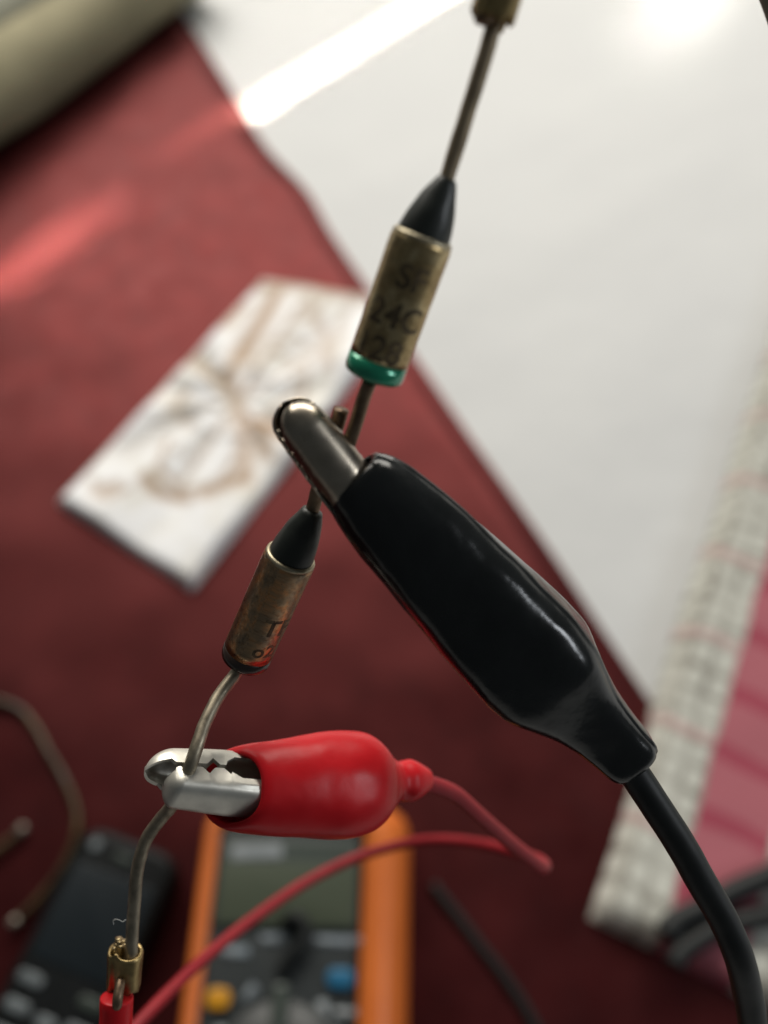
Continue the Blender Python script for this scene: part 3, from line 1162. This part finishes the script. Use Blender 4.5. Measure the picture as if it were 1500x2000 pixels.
def jaw_mesh(tip, ax, lat, nor, LN, W, H, g0, teeth, dome=1.6, thick=0.35, g1=0.0, tooth_from=1.2, tooth_to=6.0, pitch=1.15, amp=0.35, expo=2.4,
             phase=0.0, nose=0.0, notch=0.0):
    """open channel whose edges face -nor; tip is on the parting plane"""
    nu, nf = 96, 26
    outer, inner = [], []
    us = []
    for i in range(nu + 1):
        t = i / nu
        us.append(LN * (t ** 1.35))

    def sec(u, off):
        k = 1.0
        d = dome
        if u < d:
            k = math.sqrt(max(0.0, 1 - (1 - u / d) ** 2))
        k = max(k, 0.03)
        w_ = max(W * (0.86 + 0.14 * min(u / 5, 1)) * k - off, 0.03)
        h_ = max(H * (0.78 + 0.22 * min(u / 6, 1)) * max(k, 0.25) - off, 0.03)
        g = g0 + g1 * u / LN
        tooth = 0.0
        if teeth and tooth_from < u < tooth_to:
            f = ((u - tooth_from) / pitch + phase) % 1.0
            tri = 1 - abs(2 * f - 1)
            tooth = amp * (min(1.0, tri * 1.7) - 0.45)
        if u >= tooth_to and teeth:
            tooth = -amp * 0.9 * min(1, (u - tooth_to) / 0.8)
        row = []
        for j in range(nf + 1):
            phi = math.pi * j / nf
            c, s = math.cos(phi), math.sin(phi)
            x = w_ * math.copysign(abs(c) ** (2 / expo), c)
            y = h_ * (max(0.0, s) ** (2 / expo))
            yy = g + y
            edge = max(0.0, 1 - s * 2.2)
            yy -= tooth * edge
            row.append(tip + ax * (u * MM) + lat * (x * MM) + nor * (yy * MM))
        return row
    for u in us:
        outer.append(sec(u, 0))
    for u in us:
        inner.append(sec(max(u, thick * 1.5), thick))
    vs_ = [p for r in outer for p in r] + [p for r in inner for p in r]
    fs = []
    row = nf + 1
    o2 = (nu + 1) * row
    for i in range(nu):
        for j in range(nf):
            a = i * row + j
            fs.append((a, a + 1, a + row + 1, a + row))
            b = o2 + a
            fs.append((b + row, b + row + 1, b + 1, b))
        for j in (0, nf):
            a = i * row + j
            fs.append((a, a + row, o2 + a + row, o2 + a))
    for j in range(nf):
        a = nu * row + j
        fs.append((a, a + 1, o2 + a + 1, o2 + a))
        a = j
        fs.append((a, o2 + a, o2 + a + 1, a + 1))
    return vs_, fs


# --- black clip
def black_clip():
    mouth = V(690, 930, 61.3)
    end = V(1232, 1478, 69.0)
    axis = (end - mouth).normalized()
    view = (mouth - CAM).normalized()
    toward = -(view - axis * view.dot(axis)).normalized()
    lat = toward.cross(axis).normalized()        # to one side
    root = thing('black_crocodile_clip', mouth, 'large glossy black crocodile clip gripping the joint between the fuses', 'clip',
                 'crocodile clips on the fuse wires')
    k = 62.5 / FPX                               # mm per pixel
    kk = (end - mouth).length / MM / 771.0
    prof_px = [(0, 69), (25, 82), (70, 96), (130, 107), (280, 120), (400, 127), (470, 129), (520, 122), (560, 106), (610, 87), (660, 74), (720, 65),
               (765, 60), (785, 52), (796, 34)]
    prof = [(s * kk, wd * k * (0.95 + 0.06 * s / 796)) for s, wd in prof_px]
    v, f = boot_mesh(mouth, axis, lat, toward, prof, thick=0.75, depth=lambda s: 0.84, expo=lambda s: lerp(2.2, 3.3, min(1, s / 18)), wob=0.13, ridge=0.16, twist=lambda s: math.radians(lerp(0, 16, min(1, s / 20))), dings=0.03)
    boot = obj('boot', v, f, M['black_vinyl'], root)
    cab = cr([V(1180, 1428, 68.4), V(1212, 1470, 68.8), V(1240, 1512, 69.2), V(1291, 1590, 69.6), V(1331, 1652, 70), V(1370, 1722, 70.6), V(1412, 1795, 71.3),
              V(1442, 1865, 72), V(1459, 1932, 74), V(1470, 2000, 76), V(1474, 2100, 79), V(1465, 2260, 84)], 10)
    v, f = tube(cab, 1.22, 22, rough=0.02)
    obj('cable', v, f, M['black_rubber'], root)
    # jaws: seen from the back of the near one
    tip = V(583, 822, 60.3)
    jend = V(735, 1022, 63.0)
    jax = (jend - tip).normalized()
    vv = (tip - CAM).normalized()
    tw = -(vv - jax * vv.dot(jax)).normalized()
    jl = tw.cross(jax).normalized()
    rot = Matrix.Rotation(math.radians(-14), 3, jax)
    nor = rot @ tw
    jl = nor.cross(jax).normalized()
    v, f = jaw_mesh(tip - jax * 0.0013, jax, jl, nor, 10.5, 1.9, 1.8, 0.40, True, dome=2.0, g1=0.0, amp=0.3, expo=2.15)
    obj('jaw', v, f, M['steel_dark'], root)
    v, f = jaw_mesh(tip - jax * 0.00155, jax, jl, -nor, 10.5, 1.96, 1.8, 0.42, True, dome=1.5, g1=0.0, amp=0.3, expo=2.15, phase=0.5)
    obj('jaw', v, f, M['steel_dark'], root)


black_clip()


# --- red clip
def red_clip():
    tip = V(284, 1516, 68.0)
    mouth = V(455, 1541, 71.0)
    end = V(786, 1526, 80.5)
    axis = (end - mouth).normalized()
    view = (mouth - CAM).normalized()
    toward = -(view - axis * view.dot(axis)).normalized()
    upd = axis.cross(toward).normalized()
    if upd.dot(UPV) < 0:
        upd = -upd
    root = thing('red_crocodile_clip', mouth, 'glossy red crocodile clip biting the lower wire of the coppery fuse', 'clip',
                 'crocodile clips on the fuse wires')
    LN = (end - mouth).length / MM
    prof = [(0, 3.0), (0.6, 3.2), (2, 3.5), (LN * 0.35, 4.1), (LN * 0.52, 4.45), (LN * 0.64, 4.5), (LN * 0.74, 4.2), (LN * 0.81, 3.6), (LN * 0.87, 2.75), (LN * 0.92, 2.1),
            (LN * 0.96, 1.72), (LN * 0.99, 1.72), (LN * 1.03, 1.84), (LN * 1.08, 1.62), (LN * 1.14, 1.15), (LN * 1.17, 0.92)]
    v, f = boot_mesh(mouth, axis, upd, toward, prof, thick=0.55, depth=lambda s: 0.92, expo=2.35, wob=0.14, inner_len=6, ridge=0.05, dings=0.015,
                     shear=0.55,
                     crease=lambda s, a: -0.10 * math.exp(-((s - LN * 0.885) / 0.18) ** 2) + 0.03 * noise.noise(Vector((s * 0.4, math.cos(a) * 1.6, math.sin(a) * 3))))
    obj('boot', v, f, M['red_vinyl'], root)
    # cable: leaves the neck, droops away from the lens, turns back and runs left far below
    cab = cr([V(770, 1524, 80), V(804, 1524, 81.3), V(842, 1532, 83), V(890, 1552, 86), V(940, 1596, 90), V(990, 1640, 95), V(1030, 1672, 99), V(1056, 1692, 103),
              V(1064, 1690, 109), V(1046, 1677, 115), V(990, 1660, 121), V(930, 1647, 127), V(860, 1641, 131), V(790, 1648, 134), V(700, 1674, 134),
              V(600, 1722, 130), V(500, 1790, 123), V(410, 1862, 116), V(330, 1938, 109), V(262, 2010, 104), V(180, 2110, 100), V(60, 2260, 98)], 9)
    rad = [0.78] * len(cab)
    v, f = tube(cab, rad, 18, rough=0.02)
    obj('cable', v, f, M['red_cable'], root)
    # jaws
    jend = mouth + axis * 0.004
    jax = (jend - tip).normalized()
    vv = (tip - CAM).normalized()
    tw = -(vv - jax * vv.dot(jax)).normalized()
    up = jax.cross(tw).normalized()
    if up.dot(UPV) < 0:
        up = -up
    rho = math.radians(38)
    nor = up * math.cos(rho) - tw * math.sin(rho)
    lat = jax.cross(nor).normalized()
    Lj = (jend - tip).length / MM
    v, f = jaw_mesh(tip, jax, lat, nor, Lj, 1.95, 1.9, 0.50, True, dome=2.0, amp=0.58, pitch=1.75, tooth_from=1.5, tooth_to=5.9, expo=2.9, phase=0.1)
    obj('jaw', v, f, M['steel'], root).data.set_sharp_from_angle(angle=math.radians(28))
    v, f = jaw_mesh(tip + jax * 0.0014, jax, lat, -nor, Lj - 1.4, 1.95, 1.9, 0.42, True, dome=1.0, amp=0.58, pitch=1.75, tooth_from=0.5, tooth_to=4.9, expo=3.6, phase=0.55)
    obj('jaw', v, f, M['steel'], root).data.set_sharp_from_angle(angle=math.radians(28))


red_clip()


# ---- crimp sleeves
def crimp(name, top, axis, hint, LN, W, D, label, strand_at=None, flap=False, thick=0.28):
    """oval folded brass sleeve; top = centre of its open end, axis runs down the sleeve"""
    axis = axis.normalized()
    u = (hint - axis * hint.dot(axis)).normalized()
    v = axis.cross(u)
    root = thing(name, top + axis * (LN * MM), label, 'crimp', 'brass crimps at the wire ends')
    seg = 44
    vs_, fs = [], []
    rows = [(LN - 0.1, -thick), (LN * 0.5, -thick), (0.05, -thick), (-0.03, -thick * 0.7), (-0.05, -thick * 0.35), (0.0, 0.0), (0.3, 0.05), (LN * 0.5, 0.0), (LN - 0.3, 0.0),
            (LN - 0.05, -0.02), (LN, -thick * 0.5)]
    for (s, o) in rows:
        for k in range(seg):
            a = 2 * math.pi * k / seg
            ca, sa = math.cos(a), math.sin(a)
            ex = 2.6
            x = (W + o) * math.copysign(abs(ca) ** (2 / ex), ca)
            y = (D + o) * math.copysign(abs(sa) ** (2 / ex), sa)
            # the rolled seam dips inwards at the back, the lower edge is torn
            seam = math.exp(-((a - math.pi * 0.62) / 0.22) ** 2)
            y -= 0.5 * seam * D * 0.5
            sl = s
            if s > LN - 0.4:
                sl = s + 0.45 * noise.noise(Vector((ca * 2.3, sa * 2.3, 3.0))) + (0.5 if 4.9 < a < 5.5 else 0.0)
            if s < 0.4:
                sl = s - 0.30 * seam + 0.05 * noise.noise(Vector((ca * 4, sa * 4, 8.0)))
            x += 0.05 * noise.noise(Vector((s * 0.8, ca * 3, sa * 3)))
            vs_.append(top + axis * (sl * MM) + u * (x * MM) + v * (y * MM))
    n = len(rows)
    for i in range(n - 1):
        for k in range(seg):
            a, b = i * seg + k, i * seg + (k + 1) % seg
            fs.append((a, b, b + seg, a + seg))
    for k in range(seg):     # close the lower edge between outside and inside
        a, b = (n - 1) * seg + k, (n - 1) * seg + (k + 1) % seg
        fs.append((a, b, (k + 1) % seg, k))
    obj('sleeve', vs_, fs, M['crimp'], root)
    return root, axis, u, v


# lower crimp with strands and the red wire under it
c_top = V(245, 1858, 74.5)
c_bot = V(241, 1930, 74.6)
c_ax = (c_bot - c_top) + (CAM - c_top).normalized() * -0.0010
root, ax_, cu_, cv_ = crimp('brass_crimp', c_top, c_ax, RGT, 3.55, 1.40, 1.15,
                            'brass crimp sleeve joining the fuse wire to the red wire at lower left')
for i, (px, py, e, r, d) in enumerate(((232, 1832, 1905, 0.30, 74.9), (240, 1836, 1905, 0.28, 75.1), (227, 1842, 1905, 0.27, 74.8), (237, 1846, 1905, 0.26, 74.4), (247, 1850, 1905, 0.17, 74.2),
                                       (222, 1850, 1905, 0.2, 74.5), (234, 1838, 1905, 0.2, 74.5), (243, 1843, 1905, 0.2, 74.8))):
    a, b = V(px, py, d), V(238 + (px - 236) * 0.6, e, d + 0.2)
    v, f = tube(cr([a, a.lerp(b, 0.35) + RGT * 0.0001 * (i % 3 - 1), b], 6), r, 10, rough=0.03, freq=1500)
    obj('strand', v, f, M['strand'], root)

# red wire
w_top = V(227, 1944, 74.2)
wr = thing('red_wire', w_top, 'short red insulated wire rising into the lower brass crimp', 'wire')
pts = [V(229, 1942, 74.3), V(228, 1951, 74.3), V(227.5, 1960, 74.3), V(227, 1980, 74.4), V(225, 2020, 74.6), V(220, 2100, 75.2), V(205, 2250, 76.5)]
cpts = cr(pts, 8)
rr = []
for i, p in enumerate(cpts):
    t = i / 8
    rr.append(1.36 * math.sqrt(min(1, 0.10 + 1.3 * t)) if t < 1 else 1.36)
v, f = tube(cpts, rr, 26, rough=0.04, freq=700)
obj('insulation', v, f, M['red_vinyl'], wr)
cv = cr([V(236, 1915, 74.0), V(233, 1930, 73.5), V(230.5, 1945, 73.15), V(229.5, 1956, 73.1), V(229, 1964, 73.25), V(228.5, 1970, 73.9)], 6)
v, f = tube(cv, [0.42] * (len(cv) - 6) + [0.42, 0.42, 0.4, 0.38, 0.33, 0.25], 14, rough=0.05, freq=1200)
obj('conductor', v, f, M['lead_dark'], wr)

# upper crimp, mostly above the frame
t_bot = V(968, 12, 50.5)
t_top = V(1000, -95, 49.5)
root, ax_, cu_, cv_ = crimp('brass_crimp', t_top, (t_bot - t_top), RGT, 3.45, 1.30, 1.15,
                            'brown brass crimp sleeve cut by the top edge above the upper fuse')
a, b = V(941, 46, 50.6), V(962, -30, 50.2)
v, f = tube([a, a.lerp(b, 0.1), a.lerp(b, 0.5), b], [0.45, 0.55, 0.58, 0.55], 14, rough=0.08, freq=1200)
obj('wire_stub', v, f, M['lead_dark'], root)

# a lint fibre stuck to the fuse wire
fp = cr([V(222, 1806, 73.6), V(221, 1799, 73.5), V(226, 1795.5, 73.4), V(233, 1797, 73.4), V(240, 1800, 73.5), V(246, 1796, 73.6)], 8)
sweep_thing('lint_fibre', fp, 0.028, M['fibre'], 'tiny curled lint fibre sticking to the wire above the lower crimp', 'fibre', seg=6)

# sliver of a tan wire in the top right corner
sweep_thing('tan_wire', cr([V(1478, -60, 64), V(1500, -8, 64), V(1517, 40, 64), V(1540, 110, 64)], 6), 0.62, M['tan_wire'],
            'sliver of tan wire cut off by the top right corner', 'wire')

# ================================================================== sun slipping in between the curtains
def sunbeam(name, pa, pb, width, elev, power, color, dist=0.9, spread=1.8):
    """a thin parallel beam whose footprint on the table runs from pa to pb"""
    d = (pb - pa)
    ln = d.length
    d.normalize()
    e = math.radians(elev)
    c = (pa + pb) / 2
    src = Vector((d.x * math.cos(e), d.y * math.cos(e), math.sin(e)))
    l = bpy.data.lights.new(name, 'AREA')
    l.shape = 'RECTANGLE'
    l.size = width
    l.size_y = ln * math.sin(e)
    l.energy = power
    l.color = color
    l.spread = math.radians(spread)
    o = bpy.data.objects.new(name, l)
    COL.objects.link(o)
    o.location = c + src * dist
    side = Vector((-d.y, d.x, 0))
    zax = src
    yax = zax.cross(side).normalized()
    o.rotation_euler = Matrix((side, yax, zax)).transposed().to_euler()


sunbeam('sunbeam', T(330, 302, 2), T(900, -40, 0), 0.009, 22, 0.09, (1.0, 0.89, 0.70), spread=1.7)
sunbeam('sunbeam_low', T(-60, 600, 4), T(190, 415, 4), 0.013, 22, 0.11, (1.0, 0.90, 0.72), spread=2.4)

# the paler sunlit stretch of the white surface beside the beam, and a lamp added to imitate the window's reflection near the far edge
sunbeam('sun_patch', T(300, 215, 0), T(760, -60, 0), 0.075, 24, 0.007, (1.0, 0.95, 0.84), spread=3.0)
sunbeam('window_sheen_lamp', T(1290, 60, 0), T(1380, -60, 0), 0.04, 30, 0.008, (1.0, 0.97, 0.88), spread=5.0)
